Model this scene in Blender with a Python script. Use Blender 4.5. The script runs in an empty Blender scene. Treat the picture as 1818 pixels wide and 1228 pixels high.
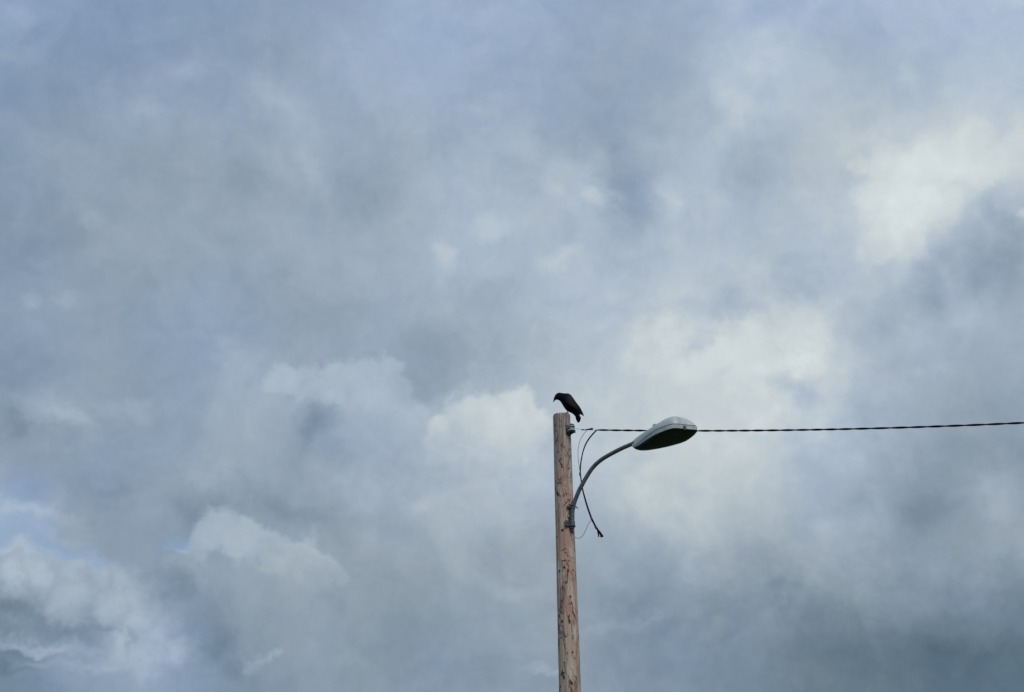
import bpy, bmesh, math, random
from mathutils import Vector, Matrix, noise
import numpy as np

random.seed(7)
scene = bpy.context.scene
COL = scene.collection

# ------------------------------------------------------------------ camera
PITCH = math.radians(28.0)
FPX = 1767.2                       # focal length in pixels of the 1818 px wide photograph (35 mm lens)
CAM = Vector((0.0, 0.0, 1.6))
cam_data = bpy.data.cameras.new('camera')
cam_data.sensor_width = 36.0
cam_data.lens = 36.0 * FPX / 1818.0
cam_data.clip_start = 0.05
cam_data.clip_end = 6000.0
cam = bpy.data.objects.new('camera', cam_data)
cam.location = CAM
cam.rotation_euler = (math.radians(90) + PITCH, 0, 0)
COL.objects.link(cam)
scene.camera = cam

# ------------------------------------------------------------------ exposure
scene.view_settings.view_transform = 'Standard'
scene.view_settings.look = 'None'
scene.view_settings.exposure = 0.0
scene.view_settings.gamma = 1.0
scene.view_settings.use_curve_mapping = False

# ------------------------------------------------------------------ sun (veiled by cloud)
SUN_EL = math.radians(48)
SUN_AZ = math.radians(150)         # compass bearing, +Y = north, +X = east
sun_data = bpy.data.lights.new('sun', 'SUN')
sun_data.energy = 1.45
sun_data.angle = math.radians(22)
sun_data.color = (1.0, 0.955, 0.9)
sun = bpy.data.objects.new('sun', sun_data)
sd = Vector((math.sin(SUN_AZ) * math.cos(SUN_EL), math.cos(SUN_AZ) * math.cos(SUN_EL), math.sin(SUN_EL)))
sun.rotation_euler = sd.to_track_quat('Z', 'Y').to_euler()
sun.location = (20, -20, 40)
COL.objects.link(sun)


def lin(c):
    c = max(0.0, min(255.0, c)) / 255.0
    return c / 12.92 if c <= 0.04045 else ((c + 0.055) / 1.055) ** 2.4


# ------------------------------------------------------------------ world: overcast sky charted by azimuth and elevation
# cloud brightness chart (rows top to bottom, 8-bit green level of the cloud deck), 19 columns
CHART = [
 [166,156,155,156,157,160,166,170,172,176,168,170,173,179,180,181,184,187,188],
 [157,153,154,157,158,162,169,173,175,175,168,170,176,190,194,184,183,185,188],
 [155,157,161,160,167,173,173,173,174,174,170,168,180,192,194,188,189,202,200],
 [153,156,158,156,162,167,170,169,176,180,178,168,180,182,187,197,205,206,200],
 [151,154,157,158,160,165,168,168,179,184,186,175,190,184,190,197,204,190,172],
 [157,163,162,158,160,163,165,171,178,178,190,192,194,189,188,187,184,173,168],
 [152,158,160,159,166,165,168,172,168,174,188,201,206,206,204,190,176,171,172],
 [154,162,164,162,170,168,166,174,180,192,197,203,205,202,202,186,168,163,163],
 [150,154,154,156,167,158,164,173,182,191,194,199,203,198,190,176,159,151,150],
 [172,152,150,150,150,154,163,170,173,178,182,185,188,184,178,170,152,160,168],
 [176,166,158,152,160,162,162,163,163,164,167,163,161,162,164,163,160,154,146],
 [140,150,164,158,150,152,154,153,153,155,157,151,145,136,130,124,120,117,119],
 [140,146,152,156,146,148,148,148,150,154,152,149,144,135,129,122,116,112,112]]
CHART = np.array(CHART, float)
# how blue-violet the deck is (1) against neutral grey (0)
TINT_ROW = [.85, .68, .48, .36, .30, .32, .34, .30, .24, .14, .08, .15, .4]
TINT_COL = [.25, .22, .18, .1, 0, -.05, -.08, -.05, 0, 0, 0, 0, 0, 0, 0, 0, .02, .05, .05]


def cloud_rgb(L, t):
    b = np.interp(L, [105, 130, 150, 170, 190, 211], [14, 14, 13, 12, 8, 1]) + t * np.interp(L, [105, 150, 190, 215], [6, 17, 15, 3])
    r = np.interp(L, [105, 130, 150, 170, 190, 211], [-20, -18, -16, -14, -12, -9]) - t * np.interp(L, [105, 150, 190, 215], [3, 7, 5, 0])
    return (lin(L + r), lin(L), lin(L + b), 1)


def sample_chart(px, py):
    px = 1818 - abs(1818 - abs(px)) if px < 3636 else 0      # the deck goes on beyond the frame, mirrored
    py = 1228 - abs(1228 - abs(py)) if py < 2456 else 0
    x = min(max(px / 1818.0 * 18, 0), 17.999)
    y = min(max(py / 1228.0 * 12, 0), 11.999)
    i, j = int(x), int(y)
    fx, fy = x - i, y - j
    c = CHART
    L = (c[j, i] * (1 - fx) + c[j, i + 1] * fx) * (1 - fy) + (c[j + 1, i] * (1 - fx) + c[j + 1, i + 1] * fx) * fy
    t = float(np.interp(y, range(13), TINT_ROW) + np.interp(x, range(19), TINT_COL))
    return L, min(max(t, 0), 1)


def dir_to_px(az, el):
    d = Vector((math.sin(az) * math.cos(el), math.cos(az) * math.cos(el), math.sin(el)))
    z = d.y * math.cos(PITCH) + d.z * math.sin(PITCH)
    v = -d.y * math.sin(PITCH) + d.z * math.cos(PITCH)
    return 909 + FPX * d.x / z, 614 - FPX * v / z


def px_to_azel(px, py):
    a = (px - 909) / FPX
    b = (614 - py) / FPX
    d = Vector((a, math.cos(PITCH) - b * math.sin(PITCH), math.sin(PITCH) + b * math.cos(PITCH))).normalized()
    return math.atan2(d.x, d.y), math.asin(d.z)


world = bpy.data.worlds.new('World')
scene.world = world
world.use_nodes = True
world.cycles.sampling_method = 'MANUAL'
world.cycles.sample_map_resolution = 256
scene.cycles.use_adaptive_sampling = True
scene.cycles.adaptive_threshold = 0.006
scene.cycles.adaptive_min_samples = 14
NT = world.node_tree
NT.nodes.clear()
N, LK = NT.nodes, NT.links


def nmath(op, a, b=None, c=None, clamp=False, tree=None):
    t = tree or NT
    n = t.nodes.new('ShaderNodeMath')
    n.operation = op
    n.use_clamp = clamp
    for i, v in enumerate((a, b, c)):
        if v is None:
            continue
        if isinstance(v, (int, float)):
            n.inputs[i].default_value = v
        else:
            t.links.new(v, n.inputs[i])
    return n.outputs[0]


def nmap(v, a, b, c=0.0, d=1.0, smooth=True, tree=None):
    t = tree or NT
    n = t.nodes.new('ShaderNodeMapRange')
    n.interpolation_type = 'SMOOTHSTEP' if smooth else 'LINEAR'
    t.links.new(v, n.inputs['Value'])
    for k, x in (('From Min', a), ('From Max', b), ('To Min', c), ('To Max', d)):
        n.inputs[k].default_value = x
    return n.outputs['Result']


def nmix(f, a, b, kind='MIX', tree=None):
    t = tree or NT
    n = t.nodes.new('ShaderNodeMix')
    n.data_type = 'RGBA'
    n.blend_type = kind
    n.clamp_factor = True
    for s, v in ((n.inputs[0], f), (n.inputs[6], a), (n.inputs[7], b)):
        if isinstance(v, (int, float)):
            s.default_value = v
        elif isinstance(v, tuple):
            s.default_value = (v[0], v[1], v[2], 1)
        else:
            t.links.new(v, s)
    return n.outputs[2]


def nnoise(vec, scale, detail=4, rough=0.5, dist=0.0, tree=None, out='Fac'):
    t = tree or NT
    n = t.nodes.new('ShaderNodeTexNoise')
    n.inputs['Scale'].default_value = scale
    n.inputs['Detail'].default_value = detail
    n.inputs['Roughness'].default_value = rough
    n.inputs['Distortion'].default_value = dist
    t.links.new(vec, n.inputs['Vector'])
    return n.outputs[out]


tc = N.new('ShaderNodeTexCoord')
DIR = tc.outputs['Generated']
sep = N.new('ShaderNodeSeparateXYZ')
LK.new(DIR, sep.inputs[0])
AZ = nmath('ARCTAN2', sep.outputs['X'], sep.outputs['Y'])
EL = nmath('ARCSINE', sep.outputs['Z'])

# turbulence that drags the chart into cloud shapes
w1 = nnoise(DIR, 7.0, 5, 0.55, 0.0, out='Color')
s1 = N.new('ShaderNodeSeparateXYZ'); LK.new(w1, s1.inputs[0])
w2 = nnoise(DIR, 22.0, 5, 0.6, 0.0, out='Color')
s2 = N.new('ShaderNodeSeparateXYZ'); LK.new(w2, s2.inputs[0])


def warped(base, c1, c2, a1, a2):
    v = nmath('MULTIPLY_ADD', nmath('SUBTRACT', c1, 0.5), a1, base)
    return nmath('MULTIPLY_ADD', nmath('SUBTRACT', c2, 0.5), a2, v)


WAZ = warped(AZ, s1.outputs['X'], s2.outputs['X'], 0.075, 0.085)
WEL = warped(EL, s1.outputs['Y'], s2.outputs['Y'], 0.075, 0.085)

AZ0, AZ1 = math.radians(-42), math.radians(42)
EL0, EL1 = math.radians(5), math.radians(50)
NA, NE = 31, 19
U = nmap(WAZ, AZ0, AZ1, smooth=False)
chart = None
for j in range(NE):
    el = EL0 + (EL1 - EL0) * j / (NE - 1)
    n = N.new('ShaderNodeValToRGB')
    cr = n.color_ramp
    cr.interpolation = 'CARDINAL'
    while len(cr.elements) < NA:
        cr.elements.new(0.5)
    for i in range(NA):
        az = AZ0 + (AZ1 - AZ0) * i / (NA - 1)
        px, py = dir_to_px(az, el)
        L, tint = sample_chart(px, py)
        e = cr.elements[i]
        e.position = i / (NA - 1)
        e.color = (L / 255.0, tint, 0, 1)
    LK.new(U, n.inputs[0])
    if chart is None:
        chart = n.outputs[0]
    else:
        ea = EL0 + (EL1 - EL0) * (j - 1) / (NE - 1)
        chart = nmix(nmap(WEL, ea, el, smooth=False), chart, n.outputs[0])

def azel_span(px, py, hw, hh):
    a0, e0 = px_to_azel(px - hw, py); a1, e1 = px_to_azel(px + hw, py)
    a2, e2 = px_to_azel(px, py - hh); a3, e3 = px_to_azel(px, py + hh)
    return abs(a1 - a0) / 2, abs(e2 - e3) / 2


def field(vec, px, py, hw, hh, turn):
    """0 at the middle of an elliptical patch of sky, 1 at its rim"""
    a, e = px_to_azel(px, py)
    ra, re_ = azel_span(px, py, hw, hh)
    m = N.new('ShaderNodeMapping')
    m.vector_type = 'TEXTURE'
    m.inputs['Location'].default_value = (a, e, 0)
    m.inputs['Rotation'].default_value = (0, 0, math.radians(turn))
    m.inputs['Scale'].default_value = (ra, re_, 1)
    LK.new(vec, m.inputs['Vector'])
    ln = N.new('ShaderNodeVectorMath'); ln.operation = 'LENGTH'
    LK.new(m.outputs[0], ln.inputs[0])
    return ln.outputs['Value']


comb = N.new('ShaderNodeCombineXYZ')
w3 = nnoise(DIR, 45.0, 5, 0.62, 0.0, out='Color')
s3 = N.new('ShaderNodeSeparateXYZ'); LK.new(w3, s3.inputs[0])
FAZ = warped(AZ, s2.outputs['Z'], s3.outputs['X'], 0.050, 0.022)
FEL = warped(EL, s2.outputs['X'], s3.outputs['Z'], 0.050, 0.022)
LK.new(FAZ, comb.inputs[0]); LK.new(FEL, comb.inputs[1])
FV = comb.outputs[0]

# soft patches: px, py, half width, half height, turn, change of brightness level
PATCH = [
 (60, 925, 120, 50, -6, 12), (120, 985, 120, 22, -4, 9), (60, 1150, 60, 40, 0, 4),
 (1640, 310, 180, 110, 25, 7), (1480, 640, 60, 120, 0, 4), (560, 750, 30, 50, -20, -6), (760, 690, 50, 40, -30, -6), (1010, 210, 80, 60, 0, -3),
 (255, 195, 36, 30, 0, 9), (335, 135, 30, 26, 0, 7), (480, 165, 60, 22, -8, 5), (560, 310, 22, 80, 40, 6), (160, 390, 30, 20, 0, 6),
 (50, 530, 30, 20, 0, 9), (112, 530, 26, 18, 0, 7), (20, 20, 40, 30, 0, 6), (790, 445, 26, 26, 0, 9), (785, 475, 22, 50, 0, 5),
 (870, 405, 50, 24, 15, 8), (1068, 350, 32, 20, -20, 10), (1020, 320, 60, 45, -20, 9), (990, 465, 40, 26, 0, 10), (1195, 355, 40, 34, -20, 12),
 (1265, 360, 40, 60, 20, 6), (1130, 395, 50, 40, 0, -5), (1110, 320, 42, 100, 10, -13), (1350, 265, 90, 45, 15, -9), (1350, 330, 60, 50, 0, -6),
 (1310, 100, 90, 60, 0, 5), (1290, 165, 50, 26, -20, 7), (1610, 135, 34, 24, 30, 8),
 (1390, 450, 60, 60, 0, -6), (1420, 510, 70, 24, -10, -9), (1310, 540, 50, 24, -15, -12), (1110, 555, 50, 20, 0, -4),
 (640, 350, 60, 40, 0, -5), (460, 330, 60, 30, -10, -5), (600, 120, 60, 40, 0, 5), (860, 35, 60, 26, 20, 5),
 (755, 640, 80, 70, -10, -9), (720, 700, 40, 40, 0, -5), (560, 745, 34, 60, -20, -14), (545, 660, 30, 30, 0, -6),
 (600, 805, 40, 24, -30, -8), (430, 640, 60, 30, 0, 7), (400, 600, 40, 16, 0, 7), (500, 900, 110, 22, -20, -9), (340, 900, 34, 40, 0, -9),
 (640, 860, 90, 40, -30, 7), (660, 960, 30, 20, 0, 6), (740, 900, 40, 20, 30, 6), (850, 960, 50, 30, 0, -5),
 (100, 735, 70, 14, -4, 11), (230, 725, 70, 16, 10, 9), (30, 745, 50, 30, 0, -12), (20, 660, 60, 40, 0, -5), (80, 710, 60, 10, 0, 5),
 (250, 905, 60, 34, 10, 5), (240, 880, 50, 14, 20, 4), (180, 870, 80, 14, -8, -5),
 (970, 1185, 50, 12, -10, 13), (1090, 1115, 90, 12, 16, 7), (920, 1050, 90, 24, -10, 7), (1130, 1060, 60, 20, 0, -6), (1180, 1120, 60, 16, 10, -5),
 (1400, 690, 46, 26, -30, -15), (1235, 610, 30, 18, 20, -14), (1260, 590, 24, 12, 0, -7), (1180, 580, 60, 24, 10, 6), (1420, 645, 50, 22, -10, 9),
 (1650, 880, 90, 60, 35, -6), (1630, 910, 50, 50, 0, -4), (1700, 800, 70, 40, 0, -4), (1770, 880, 60, 36, 25, 9), (1500, 930, 90, 26, 8, 5),
 (1600, 1000, 90, 30, 0, 5), (1390, 1040, 30, 16, 30, -8), (1250, 700, 60, 40, 0, -6), (1300, 800, 60, 26, 0, 6), (1160, 850, 60, 30, 20, 5),
 (1660, 1150, 170, 60, 0, -4), (1740, 560, 60, 60, 0, 6), (1640, 600, 60, 60, 0, 5), (1560, 560, 60, 40, 20, -5), (1760, 100, 60, 60, 0, 3),
 (60, 905, 110, 16, -8, 12), (20, 910, 50, 24, 0, 9), (80, 945, 90, 12, -4, 8),  (30, 975, 70, 10, 0, 8),
 (60, 1150, 110, 13, 2, 14), (30, 1165, 60, 7, 3, -12), (160, 1190, 120, 12, -3, 8), (240, 1142, 13, 24, 4, -13),
 (-5, 1068, 70, 34, 20, -18), (60, 1098, 80, 22, -24, -15), (30, 1122, 60, 20, -6, -12), (130, 1122, 50, 12, -14, -11), (190, 1128, 40, 7, -10, -12), (165, 1108, 26, 10, -30, -9), (5, 1180, 60, 10, -6, -12),
 (385, 1140, 36, 46, -12, -15), (352, 1095, 30, 34, -20, -9), (318, 1045, 30, 34, -20, -10), (415, 1190, 30, 20, 0, -9), (395, 965, 60, 30, 0, 4),
 (310, 975, 20, 6, 10, 14),
]


def chained(vec, acc):
    """same vector, but evaluated after acc, so that the node stack stays short"""
    n = N.new('ShaderNodeVectorMath'); n.operation = 'MULTIPLY_ADD'
    n.inputs[1].default_value = (1e-6, 1e-6, 1e-6)
    LK.new(acc, n.inputs[0]); LK.new(vec, n.inputs[2])
    return n.outputs[0]


dL = None
for idx, (px, py, hw, hh, turn, g) in enumerate(PATCH):
    if idx and idx % 6 == 0:
        FV = chained(FV, dL)
    v = nmap(field(FV, px, py, hw * 1.5, hh * 1.5, turn), 1.0, 0.0, 0.0, g * 1.15 / 255)
    dL = v if dL is None else nmath('ADD', dL, v)

# cloud masses with a definite rim: level change, rim softness, (level at which it has faded, level where it is full), puffs px, py, r
MASS = [
 (23, .33, (1070, 915), [(378, 942, 46), (345, 972, 38), (425, 955, 44), (482, 972, 46), (530, 996, 46), (572, 1018, 44), (330, 1005, 44)]),
 (24, .33, (860, 695), [(830, 742, 50), (862, 732, 46), (905, 736, 50), (935, 764, 48), (800, 768, 38), (790, 795, 38), (880, 775, 64)]),
 (16, .36, (810, 640), [(688, 652, 34), (662, 670, 42), (630, 674, 40), (590, 674, 38), (545, 678, 36), (500, 676, 34), (705, 694, 38), (735, 732, 38), (690, 728, 50), (650, 732, 54), (765, 768, 34), (730, 772, 44)]),
 (7, .45, None, [(1455, 640, 62), (1430, 600, 52), (1380, 612, 56), (1462, 690, 52), (1330, 605, 48), (1290, 625, 60), (1410, 680, 70), (1240, 650, 74), (1350, 690, 84), (1160, 610, 64), (1440, 740, 44)]),
 (10, .5, None, [(1720, 262, 52), (1665, 285, 62), (1610, 320, 66), (1560, 300, 36), (1520, 290, 28), (1590, 380, 66), (1650, 350, 66), (1545, 350, 44), (1560, 430, 44), (1620, 430, 46), (1770, 290, 46), (1815, 275, 54), (1740, 310, 44)]),
 (-13, .9, None, [(1760, 378, 46), (1790, 398, 48), (1728, 412, 52), (1690, 458, 54), (1760, 465, 78), (1650, 505, 54)]),
 (21, .95, None, [(20, 1030, 38), (70, 1020, 40), (120, 1016, 40), (170, 1018, 42), (215, 1030, 40), (240, 1058, 38), (190, 1068, 54), (120, 1058, 50), (245, 1098, 44), (280, 1132, 44), (312, 1152, 38), (265, 1168, 46), (225, 1150, 44)]),
 (15, .95, None, [(440, 1180, 18), (460, 1172, 18), (482, 1167, 15), (500, 1162, 12)]),
 (20, .8, None, [(1816, 366, 14)]),
]
for (g, soft, fade, puffs) in MASS:
    FV = chained(FV, dL)
    near = None
    for idx, (px, py, r) in enumerate(puffs):
        if idx and idx % 6 == 0:
            FV = chained(FV, near)
        d = field(FV, px, py, r, r, 0)
        near = d if near is None else nmath('SMOOTH_MIN', near, d, 0.12)
    v = nmap(near, 1.0 + soft * .35, 1.0 - soft, 0.0, g / 255)
    if fade:
        e0 = px_to_azel(puffs[0][0], fade[0])[1]; e1 = px_to_azel(puffs[0][0], fade[1])[1]
        v = nmath('MULTIPLY', v, nmap(FEL, e0, e1, 0.0, 1.0))
    dL = nmath('ADD', dL, v)

# fine cloud relief: broad mottling, small wisps
n_a = nnoise(DIR, 10.0, 8, 0.60, 0.5)
n_b = nnoise(DIR, 38.0, 6, 0.62, 0.5)
relief = nmath('ADD', nmath('MULTIPLY', nmath('SUBTRACT', n_a, 0.5), 22 / 255), nmath('MULTIPLY', nmath('SUBTRACT', n_b, 0.5), 20 / 255))
billow = nmap(nnoise(DIR, 8.0, 9, 0.55, 0.35), 0.47, 0.57, -2.5 / 255, 3.0 / 255)
relief = nmath('ADD', relief, billow)
sc = N.new('ShaderNodeSeparateColor'); LK.new(chart, sc.inputs[0])
lev_in = nmath('ADD', nmath('ADD', sc.outputs[0], dL), relief)

# the same deck elsewhere in the sky
n_c = nnoise(DIR, 3.2, 8, 0.56, 0.7)
lev_out = nmap(n_c, 0.3, 0.7, 135 / 255, 196 / 255, smooth=False)
inside = nmath('MULTIPLY', nmath('MULTIPLY', nmap(AZ, math.radians(-56), math.radians(-42)), nmap(AZ, math.radians(56), math.radians(42))),
               nmath('MULTIPLY', nmap(EL, math.radians(1), math.radians(7)), nmap(EL, math.radians(60), math.radians(49))))
lev = nmath('ADD', nmath('MULTIPLY', inside, lev_in), nmath('MULTIPLY', nmath('SUBTRACT', 1.0, inside), lev_out))
tint = nmath('ADD', nmath('MULTIPLY', inside, sc.outputs[1]), nmath('MULTIPLY', nmath('SUBTRACT', 1.0, inside), 0.5))


def level_ramp(t):
    n = N.new('ShaderNodeValToRGB')
    n.color_ramp.interpolation = 'LINEAR'
    Ls = list(range(95, 240, 9))
    while len(n.color_ramp.elements) < len(Ls):
        n.color_ramp.elements.new(0.5)
    for e, L in zip(n.color_ramp.elements, Ls):
        e.position = L / 255.0
        e.color = cloud_rgb(L, t)
    LK.new(lev, n.inputs[0])
    return n.outputs[0]


# patchy hue: violet-blue where the deck is thin, grey where it is thick
hue = nmath('ADD', tint, nmath('MULTIPLY', nmath('SUBTRACT', nnoise(DIR, 6.0, 4, 0.5), 0.5), 1.3), clamp=True)
cloud_col = nmix(hue, level_ramp(0.0), level_ramp(1.0))

# gaps where the blue shows
GAPS = [(310, 962, 34, 22, 30, 0.5), (20, 905, 110, 50, -12, 0.38), (60, 955, 150, 36, -8, 0.36), (60, 70, 60, 20, 20, 0.15),
        (150, 985, 100, 14, -8, 0.35), (160, 830, 60, 40, 0, 0.12), (40, 860, 60, 40, 0, 0.35)]
gap = None
for (px, py, hw, hh, turn, g) in GAPS:
    a, e = px_to_azel(px, py)
    ra, re_ = azel_span(px, py, hw, hh)
    m = N.new('ShaderNodeMapping'); m.vector_type = 'TEXTURE'
    m.inputs['Location'].default_value = (a, e, 0)
    m.inputs['Rotation'].default_value = (0, 0, math.radians(turn))
    m.inputs['Scale'].default_value = (ra, re_, 1)
    LK.new(FV, m.inputs['Vector'])
    ln = N.new('ShaderNodeVectorMath'); ln.operation = 'LENGTH'
    LK.new(m.outputs[0], ln.inputs[0])
    v = nmap(ln.outputs['Value'], 1.3, 0.2, 0.0, g)
    gap = v if gap is None else nmath('ADD', gap, v, clamp=True)

sky = N.new('ShaderNodeTexSky')
sky.sky_type = 'NISHITA'
sky.sun_disc = False
sky.sun_elevation = SUN_EL
sky.sun_rotation = SUN_AZ
bg_sky = N.new('ShaderNodeBackground'); bg_sky.inputs['Strength'].default_value = 0.11
LK.new(sky.outputs[0], bg_sky.inputs['Color'])
bg_cloud = N.new('ShaderNodeBackground'); bg_cloud.inputs['Strength'].default_value = 1.0
LK.new(cloud_col, bg_cloud.inputs['Color'])
mx = N.new('ShaderNodeMixShader')
LK.new(gap, mx.inputs[0]); LK.new(bg_cloud.outputs[0], mx.inputs[1]); LK.new(bg_sky.outputs[0], mx.inputs[2])
wo = N.new('ShaderNodeOutputWorld')
LK.new(mx.outputs[0], wo.inputs['Surface'])

# ================================================================== helpers


def ray(px, py):
    a = (px - 909) / FPX
    b = (614 - py) / FPX
    return Vector((a, math.cos(PITCH) - b * math.sin(PITCH), math.sin(PITCH) + b * math.cos(PITCH)))


def on_plane(px, py, o, n):
    r = ray(px, py)
    return CAM + r * ((Vector(o) - CAM).dot(n) / r.dot(n))


def at(px, py, Y):
    return on_plane(px, py, Vector((0, Y, 0)), Vector((0, 1, 0)))


def tag(o, label=None, cat=None, kind=None, group=None):
    if label: o['label'] = label
    if cat: o['category'] = cat
    if kind: o['kind'] = kind
    if group: o['group'] = group
    return o


def empty(name, loc, label, cat):
    o = bpy.data.objects.new(name, None)
    o.empty_display_size = 0.2
    o.location = loc
    COL.objects.link(o)
    return tag(o, label, cat)


def link(name, bm, mat, parent=None, smooth=True, sharp=None):
    bmesh.ops.recalc_face_normals(bm, faces=bm.faces[:])
    me = bpy.data.meshes.new(name)
    bm.to_mesh(me)
    bm.free()
    me.materials.append(mat)
    for p in me.polygons:
        p.use_smooth = smooth
    if smooth and sharp:
        me.set_sharp_from_angle(angle=math.radians(sharp))
    o = bpy.data.objects.new(name, me)
    COL.objects.link(o)
    if parent is not None:
        o.parent = parent
        w = Vector((0, 0, 0))
        q = parent
        while q is not None:
            w += q.location
            q = q.parent
        # geometry is written in place; shift it into the parent's frame
        me.transform(Matrix.Translation(-w))
    return o


def catmull(pts, n):
    P = [Vector(p) for p in pts]
    P = [P[0] * 2 - P[1]] + P + [P[-1] * 2 - P[-2]]
    out = []
    for i in range(1, len(P) - 2):
        for k in range(n):
            t = k / n
            a, b, c, d = P[i - 1], P[i], P[i + 1], P[i + 2]
            out.append(0.5 * ((2 * b) + (c - a) * t + (2 * a - 5 * b + 4 * c - d) * t * t + (3 * b - a - 3 * c + d) * t ** 3))
    out.append(P[-2])
    return out


def tube(bm, pts, rad, seg=12, cap=True):
    pts = [Vector(p) for p in pts]
    if not hasattr(rad, '__len__'):
        rad = [rad] * len(pts)
    T = [(pts[min(i + 1, len(pts) - 1)] - pts[max(i - 1, 0)]).normalized() for i in range(len(pts))]
    ref = Vector((0, 0, 1)) if abs(T[0].z) < 0.9 else Vector((1, 0, 0))
    Nn = (ref - T[0] * ref.dot(T[0])).normalized()
    rings = []
    for p, t, r in zip(pts, T, rad):
        Nn = (Nn - t * Nn.dot(t)).normalized()
        B = t.cross(Nn)
        rings.append([bm.verts.new(p + (Nn * math.cos(a) + B * math.sin(a)) * r)
                      for a in [2 * math.pi * k / seg for k in range(seg)]])
    for i in range(len(rings) - 1):
        for k in range(seg):
            bm.faces.new((rings[i][k], rings[i][(k + 1) % seg], rings[i + 1][(k + 1) % seg], rings[i + 1][k]))
    if cap:
        bm.faces.new(rings[0]); bm.faces.new(rings[-1])


def loft(bm, rings, cap=True):
    R = [[bm.verts.new(p) for p in r] for r in rings]
    n = len(R[0])
    for i in range(len(R) - 1):
        for k in range(n):
            bm.faces.new((R[i][k], R[i][(k + 1) % n], R[i + 1][(k + 1) % n], R[i + 1][k]))
    if cap:
        bm.faces.new(R[0]); bm.faces.new(R[-1])
    return R


def lathe(bm, o, axis, prof, seg=28):
    axis = Vector(axis).normalized()
    ref = Vector((1, 0, 0)) if abs(axis.x) < 0.9 else Vector((0, 1, 0))
    A = (ref - axis * ref.dot(axis)).normalized()
    B = axis.cross(A)
    loft(bm, [[Vector(o) + axis * z + (A * math.cos(2 * math.pi * k / seg) + B * math.sin(2 * math.pi * k / seg)) * r
               for k in range(seg)] for (r, z) in prof])


def box(bm, o, X, Y, Z, bevel=0.0):
    """box centred on o with half extent vectors X Y Z"""
    o, X, Y, Z = Vector(o), Vector(X), Vector(Y), Vector(Z)
    v = [bm.verts.new(o + X * a + Y * b + Z * c) for a in (-1, 1) for b in (-1, 1) for c in (-1, 1)]
    fs = [bm.faces.new([v[i] for i in f]) for f in ((0, 1, 3, 2), (4, 6, 7, 5), (0, 4, 5, 1), (2, 3, 7, 6), (0, 2, 6, 4), (1, 5, 7, 3))]
    if bevel > 0:
        es = list({e for f in fs for e in f.edges})
        bmesh.ops.bevel(bm, geom=es, offset=bevel, segments=2, affect='EDGES')


# ================================================================== materials


def mat(name, col, rough=0.6, metal=0.0, spec=0.5, coat=0.0):
    m = bpy.data.materials.new(name)
    m.use_nodes = True
    b = m.node_tree.nodes['Principled BSDF']
    b.inputs['Base Color'].default_value = (*col, 1)
    b.inputs['Roughness'].default_value = rough
    b.inputs['Metallic'].default_value = metal
    b.inputs['Specular IOR Level'].default_value = spec
    b.inputs['Coat Weight'].default_value = coat
    return m, m.node_tree, b


def objcoord(t, scale=(1, 1, 1)):
    c = t.nodes.new('ShaderNodeTexCoord')
    mp = t.nodes.new('ShaderNodeMapping')
    mp.inputs['Scale'].default_value = scale
    t.links.new(c.outputs['Object'], mp.inputs['Vector'])
    return mp.outputs[0]


def bump(t, b, h, strength, dist):
    n = t.nodes.new('ShaderNodeBump')
    n.inputs['Strength'].default_value = strength
    n.inputs['Distance'].default_value = dist
    t.links.new(h, n.inputs['Height'])
    t.links.new(n.outputs[0], b.inputs['Normal'])


def weathered(name, col, col2, rough=0.6, metal=0.0, scale=18, spec=0.5, streak=(1, 1, 1), amount=(0.42, 0.62)):
    m, t, b = mat(name, col, rough, metal, spec)
    v = objcoord(t, streak)
    n = nnoise(v, scale, 6, 0.6, 0.3, tree=t)
    f = nmap(n, amount[0], amount[1], tree=t)
    t.links.new(nmix(f, col, col2, tree=t), b.inputs['Base Color'])
    t.links.new(nmap(n, 0.3, 0.7, max(rough - 0.12, 0.05), min(rough + 0.15, 1), tree=t), b.inputs['Roughness'])
    bump(t, b, nnoise(v, scale * 6, 4, 0.6, tree=t), 0.15, 0.003)
    return m


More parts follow.
